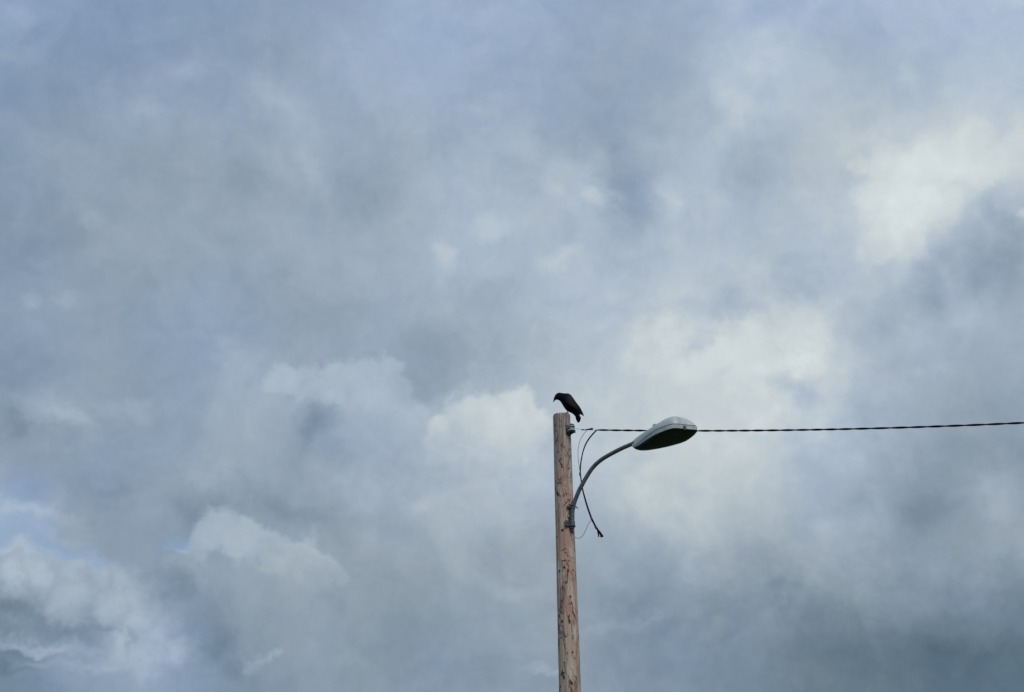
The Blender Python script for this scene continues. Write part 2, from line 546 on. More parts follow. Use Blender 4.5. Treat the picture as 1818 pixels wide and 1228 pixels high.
def wood_material():
    m, t, b = mat('pole_wood', (0.4, 0.3, 0.25), 0.85, spec=0.2)
    v = objcoord(t, (1, 1, 0.28))
    vs_ = objcoord(t, (1, 1, 0.035))
    # patches of pink sapwood, straw and grey
    n1 = nnoise(v, 6, 4, 0.5, 0.4, tree=t)
    n2 = nnoise(v, 10, 3, 0.5, 0.6, tree=t)
    c = nmix(nmap(n1, 0.40, 0.58, tree=t), (0.52, 0.335, 0.27), (0.55, 0.42, 0.34), tree=t)
    c = nmix(nmap(n2, 0.53, 0.60, 0.0, 0.9, tree=t), c, (0.60, 0.52, 0.43), tree=t)
    n3 = nnoise(v, 5.2, 5, 0.62, 1.0, tree=t)
    c = nmix(nmap(n3, 0.56, 0.63, 0.0, 0.6, tree=t), c, (0.23, 0.18, 0.16), tree=t)
    # grain streaks
    g = nnoise(vs_, 60, 5, 0.65, 0.1, tree=t)
    c = nmix(nmap(g, 0.46, 0.72, 0.0, 0.55, tree=t), c, (0.21, 0.15, 0.125), tree=t)
    # thin dark contour lines where the bark was stripped
    v2 = objcoord(t, (1, 1, 0.45))
    n4 = nnoise(v2, 6.5, 4, 0.55, 0.7, tree=t)
    pp = nmath('PINGPONG', nmath('MULTIPLY', n4, 4.0, tree=t), 0.5, tree=t)
    line = nmap(pp, 0.105, 0.03, tree=t)
    n5 = nnoise(v, 8, 3, 0.5, 0, tree=t)
    line = nmath('MULTIPLY', line, nmap(n5, 0.38, 0.52, 0.3, 0.95, tree=t), tree=t)
    c = nmix(line, c, (0.05, 0.036, 0.034), tree=t)
    # short beetle galleries and specks
    n6 = nnoise(v2, 15, 3, 0.5, 1.0, tree=t)
    pp2 = nmath('PINGPONG', nmath('MULTIPLY', n6, 3.0, tree=t), 0.5, tree=t)
    line2 = nmath('MULTIPLY', nmap(pp2, 0.11, 0.03, tree=t), nmap(nnoise(v, 5, 2, 0.5, 0, tree=t), 0.52, 0.60, 0.0, 0.85, tree=t), tree=t)
    c = nmix(line2, c, (0.06, 0.042, 0.04), tree=t)
    # weathered grey towards the cut top (rain-washed wood)
    tcx = t.nodes.new('ShaderNodeTexCoord')
    sz = t.nodes.new('ShaderNodeSeparateXYZ'); t.links.new(tcx.outputs['Object'], sz.inputs[0])
    zz = nmath('MULTIPLY_ADD', nmath('SUBTRACT', n1, 0.5, tree=t), 1.6, sz.outputs['Z'], tree=t)
    c = nmix(nmap(zz, 5.7, 6.9, 0.0, 0.62, tree=t), c, nmix(nmap(g, 0.35, 0.7, tree=t), (0.36, 0.325, 0.30), (0.13, 0.112, 0.105), tree=t), tree=t)
    t.links.new(c, b.inputs['Base Color'])
    h = nmath('SUBTRACT', g, nmath('MULTIPLY', line, 1.2, tree=t), tree=t)
    bump(t, b, h, 0.6, 0.004)
    return m


M_wood = wood_material()
M_knot = weathered('knot_wood', (0.035, 0.024, 0.02), (0.09, 0.06, 0.045), 0.8, scale=60)
M_cut = weathered('end_grain', (0.16, 0.14, 0.12), (0.3, 0.26, 0.21), 0.9, scale=30)
M_galv = weathered('galvanised_steel', (0.135, 0.15, 0.175), (0.08, 0.09, 0.11), 0.65, 0.2, scale=26)
M_clamp = weathered('weathered_zinc', (0.15, 0.185, 0.19), (0.07, 0.085, 0.09), 0.6, 0.3, scale=40)
M_dark = weathered('dark_iron', (0.035, 0.045, 0.05), (0.06, 0.065, 0.07), 0.6, 0.3, scale=40)
M_house = weathered('lamp_housing_paint', (0.50, 0.555, 0.56), (0.43, 0.48, 0.485), 0.5, 0.0, scale=7, spec=0.4)
M_band = weathered('lamp_frame_paint', (0.42, 0.48, 0.48), (0.34, 0.39, 0.395), 0.55, 0.0, scale=14, spec=0.4)
M_seal = mat('rubber_seal', (0.012, 0.016, 0.018), 0.8)[0]
M_glass = weathered('dark_lamp_glass', (0.018, 0.038, 0.048), (0.024, 0.048, 0.06), 0.28, 0.0, scale=9, spec=0.35)
M_cell = weathered('photocell_plastic', (0.3, 0.34, 0.35), (0.24, 0.27, 0.28), 0.5, scale=20)
M_porc = weathered('insulator_glaze', (0.40, 0.44, 0.45), (0.25, 0.285, 0.3), 0.25, 0.0, scale=20)
M_cable = weathered('black_cable_sheath', (0.010, 0.006, 0.008), (0.016, 0.009, 0.011), 0.85, 0.0, scale=50, spec=0.08)
M_bare = mat('bare_aluminium', (0.5, 0.52, 0.55), 0.45, 0.6)[0]
M_tap = mat('tap_wire_sheath', (0.11, 0.12, 0.13), 0.55)[0]
M_tape = weathered('grease_dark_tape', (0.035, 0.028, 0.028), (0.06, 0.05, 0.048), 0.75, scale=60)
M_feather, ft, fb = mat('crow_feather', (0.003, 0.005, 0.0075), 0.75, spec=0.06)
bump(ft, fb, nnoise(objcoord(ft, (1, 1, 1)), 130, 3, 0.6, tree=ft), 0.4, 0.002)
M_wing, ft, fb = mat('wing_feather', (0.003, 0.005, 0.0075), 0.55, spec=0.12)
bump(ft, fb, nnoise(objcoord(ft, (3, 1, 1)), 90, 3, 0.6, tree=ft), 0.4, 0.002)
M_beak = mat('beak_horn', (0.002, 0.003, 0.004), 0.7, spec=0.08)[0]
M_eye = mat('crow_eye', (0.01, 0.006, 0.004), 0.08, spec=0.8)[0]
M_leg = mat('crow_leg_skin', (0.003, 0.003, 0.004), 0.8, spec=0.06)[0]

# ================================================================== ground
gm, gt, gb = mat('grass_ground', (0.05, 0.07, 0.03), 0.95, spec=0.1)
gv = objcoord(gt)
gn = nnoise(gv, 0.6, 8, 0.62, 0.4, tree=gt)
gc = nmix(nmap(gn, 0.4, 0.62, tree=gt), (0.035, 0.055, 0.02), (0.085, 0.085, 0.045), tree=gt)
gt.links.new(gc, gb.inputs['Base Color'])
bump(gt, gb, nnoise(gv, 14, 6, 0.7, tree=gt), 0.8, 0.06)
bm = bmesh.new()
g0 = [(-1500 + 3000 * i / 60, -1500 + 3000 * j / 60) for j in range(61) for i in range(61)]
vv = []
for (x, y) in g0:
    r = math.hypot(x, y)
    vv.append(bm.verts.new((x, y, 0 if r < 80 else 1.2 * noise.noise(Vector((x * 0.01, y * 0.01, 3))) * min(1, (r - 80) / 200))))
for j in range(60):
    for i in range(60):
        bm.faces.new((vv[j * 61 + i], vv[j * 61 + i + 1], vv[(j + 1) * 61 + i + 1], vv[(j + 1) * 61 + i]))
tag(link('ground', bm, gm), kind='structure')

# ================================================================== utility pole
Y0 = 11.86
p_top = at(997, 735.5, Y0)
p_low = at(1012, 1228, Y0)
axis = (p_top - p_low).normalized()
base = p_low - axis * (p_low.z / axis.z)
LEN = (p_top - base).length
z_low = (p_low - base).length


def pole_r(h):
    """radius at height h along the shaft"""
    return 0.1105 + (LEN - h) * (0.1255 - 0.1105) / (LEN - z_low)


def pole_c(h):
    return base + axis * h


pole = empty('utility_pole', base, 'bare wooden utility pole with peeled pinkish wood and a crow on its weathered flat top', 'utility pole')
AX = Vector((1, 0, 0)); AX = (AX - axis * AX.dot(axis)).normalized(); AY = axis.cross(AX)   # AY points away from the camera
SEG, RNG = 168, 380
random.seed(3)
# drying cracks: angle (from camera-facing = -90 deg), lower height, upper height, depth
CR = [(-93, LEN - 0.95, LEN + .1, 0.012), (-68, LEN - 0.55, LEN + .1, 0.010), (-112, LEN - 0.4, LEN + .1, 0.008), (-38, LEN - 1.6, LEN - 0.5, 0.006),
      (-140, LEN - 2.6, LEN - 0.9, 0.008), (-75, LEN - 3.2, LEN - 2.1, 0.007), (-120, LEN - 3.6, LEN - 2.0, 0.008)]
for _ in range(34):
    h0 = random.uniform(0.1, LEN - 0.8)
    CR.append((random.uniform(-180, 180), h0, h0 + random.uniform(0.4, 1.4), random.uniform(0.004, 0.009)))
bm = bmesh.new()
rings = []
for i in range(RNG + 1):
    h = LEN * i / RNG
    c = pole_c(h)
    R = pole_r(h)
    ring = []
    for k in range(SEG):
        a = 2 * math.pi * k / SEG
        q = Vector((math.cos(a) * 1.3, math.sin(a) * 1.3, h * 0.9))
        r = R * (1 + 0.022 * noise.noise(q * 1.1) + 0.012 * noise.noise(q * 3.1 + Vector((5, 0, 0))))
        r += 0.0022 * noise.noise(Vector((math.cos(a) * 9, math.sin(a) * 9, h * 2.2)))
        for (ca, h0, h1, dp) in CR:
            if h0 < h < h1:
                da = (math.degrees(a) - ca - 4 * noise.noise(Vector((h * 3, ca, 0))) + 180) % 360 - 180
                w = min(1, (h - h0) / 0.12) * min(1, (h1 - h) / 0.12 if h1 < LEN else 1)
                r -= dp * w * math.exp(-(da / 1.5) ** 2)
        if h > LEN - 0.03:
            r -= 0.004 * ((h - LEN + 0.03) / 0.03) ** 2
        p = c + (AX * math.cos(a) + AY * math.sin(a)) * r
        if h > LEN - 0.4:   # the cut is not quite square: it falls towards the road
            p += axis * (math.sin(a) * r * 0.15 + 0.0012 * noise.noise(q * 5)) * ((h - LEN + 0.4) / 0.4)
        ring.append(p)
    rings.append(ring)
R_ = loft(bm, rings, cap=False)
topring = rings[-1]
link('shaft', bm, M_wood, pole, sharp=50)
bm = bmesh.new()
ctr = sum(topring, Vector()) / SEG
last = None
rr = []
for f in (1.0, 0.97, 0.85, 0.6, 0.3, 0.04):
    rr.append([ctr + (p - ctr) * f + axis * (0.003 * (1 - f) + (0.002 if f < 1 else 0) + 0.0025 * noise.noise((p - ctr) * f * 60)) for p in topring])
loft(bm, rr, cap=True)
link('cut_top', bm, M_cut, pole)

# knots standing a little proud of the peeled wood
KN = [(989.3, 877, .013), (997.5, 945, .015), (988.4, 955, .012), (992.6, 1015.5, .011), (1017, 1015, .012), (997, 1105, .014),
      (1014, 1215, .015), (1004, 1133, .008), (995, 1219, .011), (1011, 834, .007), (1003, 985, .008), (1012, 1062, .012), (1016, 1160, .009), (1001, 1178, .007), (992, 806, .007)]
for (px, py, r) in KN:
    q = at(px, py, Y0)
    h = (q - base).dot(axis)
    R = pole_r(h)
    s = (q - pole_c(h)).dot(AX) * 0.985 / R
    a = -math.acos(max(-0.97, min(0.97, s)))
    out = AX * math.cos(a) + AY * math.sin(a)
    side = axis.cross(out)
    o = pole_c(h) + out * (R - 0.003)
    bm = bmesh.new()
    loft(bm, [[o + out * z + (side * math.cos(t) * rr_ + axis * math.sin(t) * rr_ * 1.25) * (1 + 0.18 * math.sin(3 * t + px)) for t in [2 * math.pi * k / 14 for k in range(14)]]
              for (rr_, z) in ((r, -0.006), (r, 0.003), (r * 0.8, 0.0058), (r * 0.45, 0.0065), (r * 0.1, 0.004))])
    link('knot', bm, M_knot, pole)

# ================================================================== spool insulator
ins_o = at(1014.6, 759.8, Y0 - 0.115)          # middle of the spool neck
out_i = Vector((math.cos(math.radians(40)), -math.sin(math.radians(40)), 0))
insul = empty('spool_insulator', ins_o, 'grey spool insulator in a clevis bolted to the pole just under its top', 'insulator')
ia = (Vector((0, 0, 1)) + Vector((-0.03, 0.0, 0))).normalized()
bm = bmesh.new()
lathe(bm, ins_o, ia, [(.012, -.042), (.044, -.040), (.051, -.033), (.050, -.024), (.040, -.016), (.031, -.008), (.030, 0.0), (.031, .006), (.038, .014), (.046, .021), (.047, .029), (.041, .036), (.012, .038)], 36)
link('spool', bm, M_porc, insul, sharp=60)
bm = bmesh.new()
# clevis: two plates above and below the spool joined by a back plate on the pole
sd_ = ia.cross(out_i)
cb = ins_o - out_i * 0.062
box(bm, cb + ia * -0.008, out_i * 0.005, sd_ * 0.034, ia * 0.072, 0.002)
box(bm, ins_o - out_i * 0.012 + ia * 0.050, out_i * 0.048, sd_ * 0.02, ia * 0.0035, 0.002)
low = ins_o - out_i * 0.010 + ia * -0.052
box(bm, low, out_i * 0.055, sd_ * 0.03, ia * 0.006, 0.003)
box(bm, low - out_i * 0.03 - ia * 0.018, out_i * 0.022, sd_ * 0.018, ia * 0.013, 0.004)
link('clevis_bracket', bm, M_dark, insul, sharp=40)
bm = bmesh.new()
lathe(bm, ins_o, ia, [(.006, -.075), (.0075, -.07), (.0075, .052), (.0075, .055)], 12)
lathe(bm, ins_o, ia, [(.010, .0535), (.014, .0545), (.014, .066), (.009, .0685)], 6)
lathe(bm, ins_o, ia, [(.012, -.072), (.015, -.071), (.015, -.060), (.012, -.059)], 6)
link('clevis_bolt', bm, M_dark, insul, smooth=False)
bm = bmesh.new()
mb = cb - ia * 0.03
lathe(bm, mb - out_i * 0.10, out_i, [(.008, 0), (.008, .104), (.015, .105), (.015, .116), (.008, .117)], 8)
lathe(bm, cb + sd_ * -0.025 - out_i * 0.012, sd_, [(.013, -.003), (.016, -.002), (.016, .006), (.012, .007)], 8)
link('mounting_bolt', bm, M_clamp, insul, smooth=False)

# ================================================================== street lamp (arm, clamps, head)
YAW = math.radians(28)
HD = Vector((math.cos(YAW), -math.sin(YAW), 0))
PN = Vector((math.sin(YAW), math.cos(YAW), 0))
A0 = at(1016, 920, Y0 - 0.118)


def ap(px, py):
    return on_plane(px, py, A0, PN)


lamp = empty('street_lamp', at(1016, 935, Y0 - 0.118), 'grey cobra-head street lamp on a curved pipe arm clamped to the wooden pole', 'street lamp')
ARM = [(1015.8, 937), (1016.2, 917), (1016.9, 902), (1020.8, 888), (1028, 870), (1032.6, 861.2), (1040.6, 846.7), (1052, 829.5), (1065, 817), (1080.5, 807), (1102, 795.8), (1122.5, 786.8), (1126.5, 785.5)]
arm_pts = catmull([ap(*p) for p in ARM], 10)
bm = bmesh.new()
na = len(arm_pts)
tube(bm, arm_pts, [0.0265 - 0.0015 * i / na for i in range(na)], 24)
link('arm', bm, M_galv, lamp, sharp=50)

# clamps
o1 = ap(1016.9, 899); o2 = ap(1016.0, 928.5)
bm = bmesh.new()
ax1 = (ap(1017, 895) - ap(1016.8, 905)).normalized()
lathe(bm, o1, ax1, [(.0285, -.020), (.0325, -.019), (.0325, .019), (.0285, .020)], 24)
pc = pole_c((o1 - base).dot(axis))
inw = (pc - o1); inw.z = 0; inw.normalize()
tg = inw.cross(Vector((0, 0, 1)))
box(bm, o1 + inw * 0.034 - tg * 0.012, inw * 0.013, tg * 0.05, Vector((0, 0, 0.016)), 0.003)
link('pipe_clamp', bm, M_clamp, lamp, sharp=40)
bm = bmesh.new()
b1 = o1 + Vector((0, 0, 0.004)) - inw * 0.034
tube(bm, [b1 - tg * 0.062 + inw * .045 + Vector((0, 0, .022)), b1 - tg * .02 + inw * .004 + Vector((0, 0, .008)), b1 + tg * 0.03 + Vector((0, 0, -.006)), b1 + tg * 0.062 + inw * .012 + Vector((0, 0, -.016))], 0.006, 8)
link('clamp_bolt', bm, M_dark, lamp, sharp=50)
bm = bmesh.new()
box(bm, o2 + inw * 0.030 - tg * 0.03, inw * 0.018, tg * 0.055, Vector((0, 0, 0.036)), 0.004)
lathe(bm, o2, Vector((0, 0, 1)), [(.0285, -.030), (.034, -.029), (.034, .030), (.0285, .031)], 24)
link('lower_bracket', bm, M_clamp, lamp, sharp=40)
bm = bmesh.new()
lathe(bm, o2 - Vector((0, 0, .040)), Vector((0, 0, 1)), [(.02, -.004), (.035, -.003), (.0365, .004), (.0365, .009), (.028, .0095)], 20)
lathe(bm, o2 + tg * 0.03 - Vector((0, 0, .022)), tg, [(.007, 0), (.010, .001), (.010, .016), (.006, .018)], 8)
lathe(bm, o2 - tg * 0.062 + inw * 0.008, -inw, [(.008, 0), (.011, .001), (.011, .010), (.006, .011)], 6)
link('bracket_bolt', bm, M_dark, lamp, sharp=50)

# lamp head
S = ap(1126.5, 794.5); E = ap(1237, 762.5)
HL = (E - S).length
hx = (E - S) / HL
hy = Vector((0, 0, 1)).cross(hx).normalized()      # away from the camera
hz = hx.cross(hy)
ROLL = math.radians(-5)
hy2 = hy * math.cos(ROLL) + hz * math.sin(ROLL)
hz2 = hx.cross(hy2)


def interp(t, tab):
    return float(np.interp(t, [a for a, _ in tab], [b for _, b in tab]))


W_TAB = [(0.0, .035), (.04, .065), (.10, .095), (.2, .130), (.33, .162), (.45, .183), (.56, .195), (.66, .193), (.745, .180), (.80, .158), (.87, .122), (.93, .085), (.97, .050), (.99, .035), (1.0, .022)]
N_TAB = [(0.0, .024), (.04, .031), (.08, .042), (.136, .063), (.23, .103), (.33, .143), (.42, .172), (.5, .190), (.6, .203), (.68, .205), (.73, .200), (.78, .170), (.84, .126), (.9, .080), (.95, .045), (.985, .022), (1.0, .012)]
H_TAB = [(-.03, .035), (-.015, .065), (0, .108), (.05, .132), (.12, .150), (.2, .162), (.32, .176), (.42, .188), (.54, .210), (.62, .229), (.70, .230), (.77, .220), (.87, .184), (.93, .145), (.975, .098), (1.0, .052)]
D_TAB = [(0, .004), (.03, .020), (.08, .034), (.15, .040), (.3, .038), (.5, .026), (.7, .016), (.85, .010), (1.0, .003)]


def frame_h(t):
    return 0.010 + 0.042 * min(1.0, t / 0.45)


def hp(t, y, z):
    return S + hx * (t * HL) + hy2 * y + hz2 * z


head = bpy.data.objects.new('lamp_head', None)
# the housing itself is the head; its fittings are sub-parts
ts = [0.0, .01, .025, .05, .08, .12, .16, .2, .25, .3, .35, .4, .45, .5, .55, .6, .65, .7, .74, .77, .8, .84, .87, .9, .93, .955, .975, .99, 1.0]
NC = 28
bm = bmesh.new()
rings = []
for t in ts:
    w = interp(t, W_TAB) + 0.004
    wn = interp(t, N_TAB) + 0.004
    h = interp(t, H_TAB)
    zs = frame_h(t) + .0075
    ring = []
    for k in range(NC + 1):
        a = math.pi * k / NC
        ca, sa = math.cos(a), math.sin(a)
        e = 0.86
        y = -wn * abs(ca) ** e if ca >= 0 else w * abs(ca) ** e
        z = zs + (h - zs) * (abs(sa) ** 0.92)
        ring.append(hp(t, y, z))
    for k in range(1, 8):
        f = k / 8
        ring.append(hp(t, w + (-wn - w) * f, zs))
    rings.append(ring)
# swept-back heel where the pipe enters
w0 = interp(0, W_TAB)
heel = [S + hx * (-0.024 * HL) + (p - hp(0, 0, .05)) * 0.86 + (hp(0, 0, .05) - S) for p in rings[0]]
loft(bm, [heel] + rings)
housing = link('housing', bm, M_house, lamp, sharp=38)
housing_loc = Vector((0, 0, 0))


def sub(name, bm, m, **k):
    """sub-part of the lamp housing"""
    o = link(name, bm, m, None, **k)
    o.parent = housing
    o.data.transform(Matrix.Translation(-lamp.location))
    return o


def outline(off):
    P = []
    for t in ts:
        P.append((t, -(interp(t, N_TAB) + off)))
    for t in reversed(ts):
        P.append((t, interp(t, W_TAB) + off))
    return P


def band(name, off_in, off_out, z0, z1, m, cap_bottom=False):
    bm = bmesh.new()
    oo, ii = outline(off_out), outline(off_in)
    loops = [[hp(t, y, z1(t)) for t, y in ii], [hp(t, y, z1(t)) for t, y in oo], [hp(t, y, z0(t)) for t, y in oo], [hp(t, y, z0(t)) for t, y in ii]]
    L = [[bm.verts.new(p) for p in lp] for lp in loops]
    n = len(L[0])
    for a in range(4):
        b_ = (a + 1) % 4
        for k in range(n):
            try:
                bm.faces.new((L[a][k], L[a][(k + 1) % n], L[b_][(k + 1) % n], L[b_][k]))
            except ValueError:
                pass
    return sub(name, bm, m, smooth=True, sharp=30)


band('seam_gasket', -0.010, 0.0005, frame_h, lambda t: frame_h(t) + .0085, M_seal)
band('door_frame', -0.012, 0.003, lambda t: 0.0, frame_h, M_band)
# dark refractor under the frame
bm = bmesh.new()
rings = []
for t in ts:
    w = max(interp(t, W_TAB) - 0.004, .010)
    wn = max(interp(t, N_TAB) - 0.004, .006)
    wf = lambda c, w=w, wn=wn: w * c if c >= 0 else wn * c
    d = interp(t, D_TAB)
    rings.append([hp(t, wf(math.cos(math.pi * k / 18)), 0.004 - (d + .004) * (math.sin(math.pi * k / 18) ** 0.6)) for k in range(19)] +
                 [hp(t, wf(-1 + 2 * k / 8), 0.006) for k in range(1, 8)])
loft(bm, rings)
sub('refractor', bm, M_glass, sharp=40)
# photocell cap on the ridge
bm = bmesh.new()
lathe(bm, hp(.39, -0.03, .172), hz2, [(.030, 0), (.034, .004), (.034, .030), (.031, .040), (.022, .046), (.006, .048)], 26)
sub('photocell', bm, M_cell, sharp=45)
bm = bmesh.new()
lathe(bm, hp(.39, -0.03, .166), hz2, [(.030, 0), (.041, .001), (.041, .012), (.034, .014)], 26)
sub('photocell_socket', bm, M_house, sharp=45)
# latch on the near front corner
tl = .865
wl = interp(tl, N_TAB)
lo = hp(tl, -wl - .008, .012)
fx = (hp(tl + .05, -interp(tl + .05, N_TAB), 0) - hp(tl - .05, -interp(tl - .05, N_TAB), 0)).normalized()
fn = fx.cross(hz2).normalized()
bm = bmesh.new()
box(bm, lo + hz2 * .020, fx * .018, fn * .004, hz2 * .006, .002)
box(bm, lo - fx * .014 + hz2 * .004, fx * .004, fn * .005, hz2 * .022, .002)
box(bm, lo + fx * .014 + hz2 * .004, fx * .004, fn * .005, hz2 * .022, .002)
tube(bm, [lo - fx * .014 - hz2 * .016, lo - fx * .006 - hz2 * .026, lo + fx * .006 - hz2 * .026, lo + fx * .014 - hz2 * .016], .0045, 8)
sub('latch', bm, M_galv, sharp=40)
bm = bmesh.new()
box(bm, lo + hz2 * .004, fx * .009, fn * .003, hz2 * .010, .001)
sub('latch_screw', bm, M_seal, smooth=False)
bm = bmesh.new()
box(bm, hp(.80, -interp(.80, N_TAB) * .88, .130), hx * .008, hy2 * .006, hz2 * .004, .001)
sub('housing_slot', bm, M_seal, smooth=False)
bm = bmesh.new()
box(bm, hp(.85, -interp(.85, N_TAB) * .88, .116), hx * .005, hy2 * .005, hz2 * .006, .001)
sub('housing_slot', bm, M_seal, smooth=False)
# supply lead hanging out of the foot of the arm
LEAD = [(1016.5, 944, -.118), (1017.8, 949.5, -.12), (1021.5, 953), (1027, 954.3), (1032, 952.5), (1035.8, 948), (1039, 942), (1042.5, 934.5), (1045, 928), (1048.2, 924), (1051.5, 924.6), (1054.5, 928)]
pts = [at(p[0], p[1], Y0 + (p[2] if len(p) > 2 else -.125)) for p in LEAD]
bm = bmesh.new()
tube(bm, catmull(pts, 6), 0.0032, 8)
link('supply_lead', bm, M_tap, lamp)
bm = bmesh.new()
tube(bm, catmull([ap(1015.8, 936), at(1015.5, 940, Y0 - .122), at(1016.5, 945, Y0 - .12)], 6), [.017] * 6 + [.012] * 7, 12)
link('cable_gland', bm, M_dark, lamp)

# ================================================================== twisted overhead cable
WH = math.radians(15)
WD = Vector((math.cos(WH), -math.sin(WH), 0))
WN = Vector((math.sin(WH), math.cos(WH), 0))
W0 = ins_o + WN * 0.03
WPX = [(1061.5, 762.6), (1100, 762.6), (1240, 763.2), (1290, 763.4), (1420, 762.4), (1500, 761), (1620, 757.4), (1720, 753.6), (1818, 749.4)]
wp = [on_plane(px, py, W0, WN) for px, py in WPX]
sv = np.array([(p - W0).dot(WD) for p in wp]); zv = np.array([p.z for p in wp])
cf = np.polyfit(sv, zv, 2)
cable = empty('overhead_cable', wp[0], 'black twisted service cable leaving the insulator to the right, its cut end dangling', 'cable')


def wire_pt(s):
    return W0 + WD * s + Vector((0, 0, float(np.polyval(cf, s)) - W0.z))


S0 = sv[0]
TAIL = [(1056.5, 765.2, .0), (1049, 773.5, .01), (1043.5, 781, .02), (1039, 789.5, .03), (1035, 801, .04), (1032.2, 814, .05), (1030.6, 826, .05), (1030.2, 838, .05), (1031.6, 850, .05), (1034, 866, .05),
        (1038, 882, .04), (1043, 899, .03), (1049, 916, .02), (1055.5, 930, .01), (1060.5, 938.5, 0), (1064, 944, 0)]
tail = [on_plane(px, py, W0 + Vector((0, dy, 0)), WN) for px, py, dy in TAIL]
tail_c = catmull([wire_pt(S0 + 0.12), wire_pt(S0)] + tail, 8)[8:]
LENW = 27.0
step = 0.014
for q in (0, 1):
    pts = []
    # dangling tail, from its cut end back up to the span
    tl_n = len(tail_c)
    for i, p in enumerate(reversed(tail_c)):
        T = (tail_c[max(tl_n - 2 - i, 0)] - tail_c[min(tl_n - i, tl_n - 1)]).normalized()
        Nn = (Vector((0, 1, 0)) - T * T.y).normalized(); B = T.cross(Nn)
        f = i / tl_n
        ph = math.pi * q + 0.5 * math.sin(9 * f) + (1.2 if f < .12 else .2)
        rr_ = 0.0045
        pts.append(p + (Nn * math.cos(ph) + B * math.sin(ph)) * rr_)
    s = S0 + step
    phase = 0.2
    while s < LENW:
        T = (wire_pt(s + .01) - wire_pt(s - .01)).normalized()
        Nn = (Vector((0, 1, 0)) - T * T.y).normalized(); B = T.cross(Nn)
        grow = min(1, (s - S0) / .15)
        phase += 2 * math.pi * step / min(.44, .305 + .03 * max(0, s - 1.3))
        ph = math.pi * q + phase + .45 * math.sin(s * 2.3) + .25 * math.sin(s * 5.7 + 1)
        pts.append(wire_pt(s) + (Nn * math.cos(ph) + B * math.sin(ph)) * (.0048 + .0007 * grow))
        s += step
    bm = bmesh.new()
    tube(bm, pts, 0.0076, 8)
    link('insulated_strand', bm, M_cable, cable)
# bare messenger from the spool along the span
bm = bmesh.new()
nk = ins_o + Vector((0, -0.0, 0))
loop = [nk + Vector((math.cos(a) * .033, math.sin(a) * .033, 0.0)) for a in np.linspace(math.radians(80), math.radians(-260), 22)]
end0 = on_plane(1032, 761.6, W0, WN)
msg = [end0] + [wire_pt(S0 + .03 * k) if k > 0 else on_plane(1056, 762.2, W0, WN) for k in range(0, 40)]
tube(bm, [nk + Vector((.02, -.028, 0)), nk + Vector((.05, -.022, -.004))] + msg, 0.0036, 8)
tube(bm, loop, 0.0036, 8)
link('bare_messenger', bm, M_bare, cable)
# connectors
bm = bmesh.new()
c0, c1 = on_plane(1032.5, 761.8, W0, WN), on_plane(1038, 761.8, W0, WN)
tube(bm, [c0, c0.lerp(c1, .2), c0.lerp(c1, .6), c1], [.006, .0085, .0075, .005], 10)
link('crimp_sleeve', bm, M_tape, cable)
bm = bmesh.new()
P = [on_plane(x, y, W0 - Vector((0, .006, 0)), WN) for x, y in ((1036.5, 762.2), (1041, 761.8), (1046, 760.9), (1050, 760.1), (1052.6, 759.6))]
tube(bm, P, [.004, .008, .0105, .012, .0115], 10)
link('tap_connector', bm, M_tape, cable)
# thin tap wire curving down to the tail
TP = [(1041.5, 762.8), (1037, 768.5), (1032, 776.5), (1028.6, 785), (1026.6, 795), (1026.2, 806), (1027, 818), (1028.6, 829), (1029.8, 838.5)]
bm = bmesh.new()
tube(bm, catmull([on_plane(x, y, W0 + Vector((0, .004 * i, 0)), WN) for i, (x, y) in enumerate(TP)], 6), 0.0031, 8)
link('tap_wire', bm, M_tap, cable)
# tape binding and the frayed cut ends
for (x, y, r) in ((1029.8, 839, .0115), (1049.6, 918.2, .012), (1057.6, 935.6, .015)):
    i = min(range(len(tail_c)), key=lambda k: (tail_c[k] - on_plane(x, y, W0, WN)).length)
    T = (tail_c[min(i + 1, len(tail_c) - 1)] - tail_c[i - 1]).normalized()
    bm = bmesh.new()
    tube(bm, [tail_c[i] - T * .022 + Vector((-.004, -.004, 0)), tail_c[i] - T * .012 + Vector((-.005, -.004, 0)), tail_c[i] + T * .012 + Vector((-.005, -.004, 0)), tail_c[i] + T * .022 + Vector((-.004, -.004, 0))], [r * .7, r, r * .95, r * .6], 12)
    link('tape_binding', bm, M_tape, cable)
for (pth, r0, r1) in ((((1063, 942), (1066.5, 947), (1070.2, 951.6)), .015, .013), (((1061, 939.5), (1062, 944.5), (1063, 951.8)), .010, .008),
                      (((1062.5, 941), (1066, 945), (1067.0, 952.5)), .010, .009)):
    bm = bmesh.new()
    P = [on_plane(x, y, W0 - Vector((0, .004, 0)), WN) for x, y in pth]
    tube(bm, catmull(P, 4), [r0 + (r1 - r0) * i / 8 for i in range(9)], 10)
    link('cut_end', bm, M_cable, cable)

# ================================================================== crow
YC = Y0 - 0.055
foot_p = at(1007.3, 730.6, YC)
crow = empty('crow', foot_p, 'black crow perched on the pole top, leaning forward and looking down to the left', 'crow')
right = Vector((1, 0, 0))


def cp(px, py, dy=0.0):
    """point in the crow's upright mid plane, then shifted sideways off it"""
    return at(px, py, YC) + Vector((0, dy, 0))


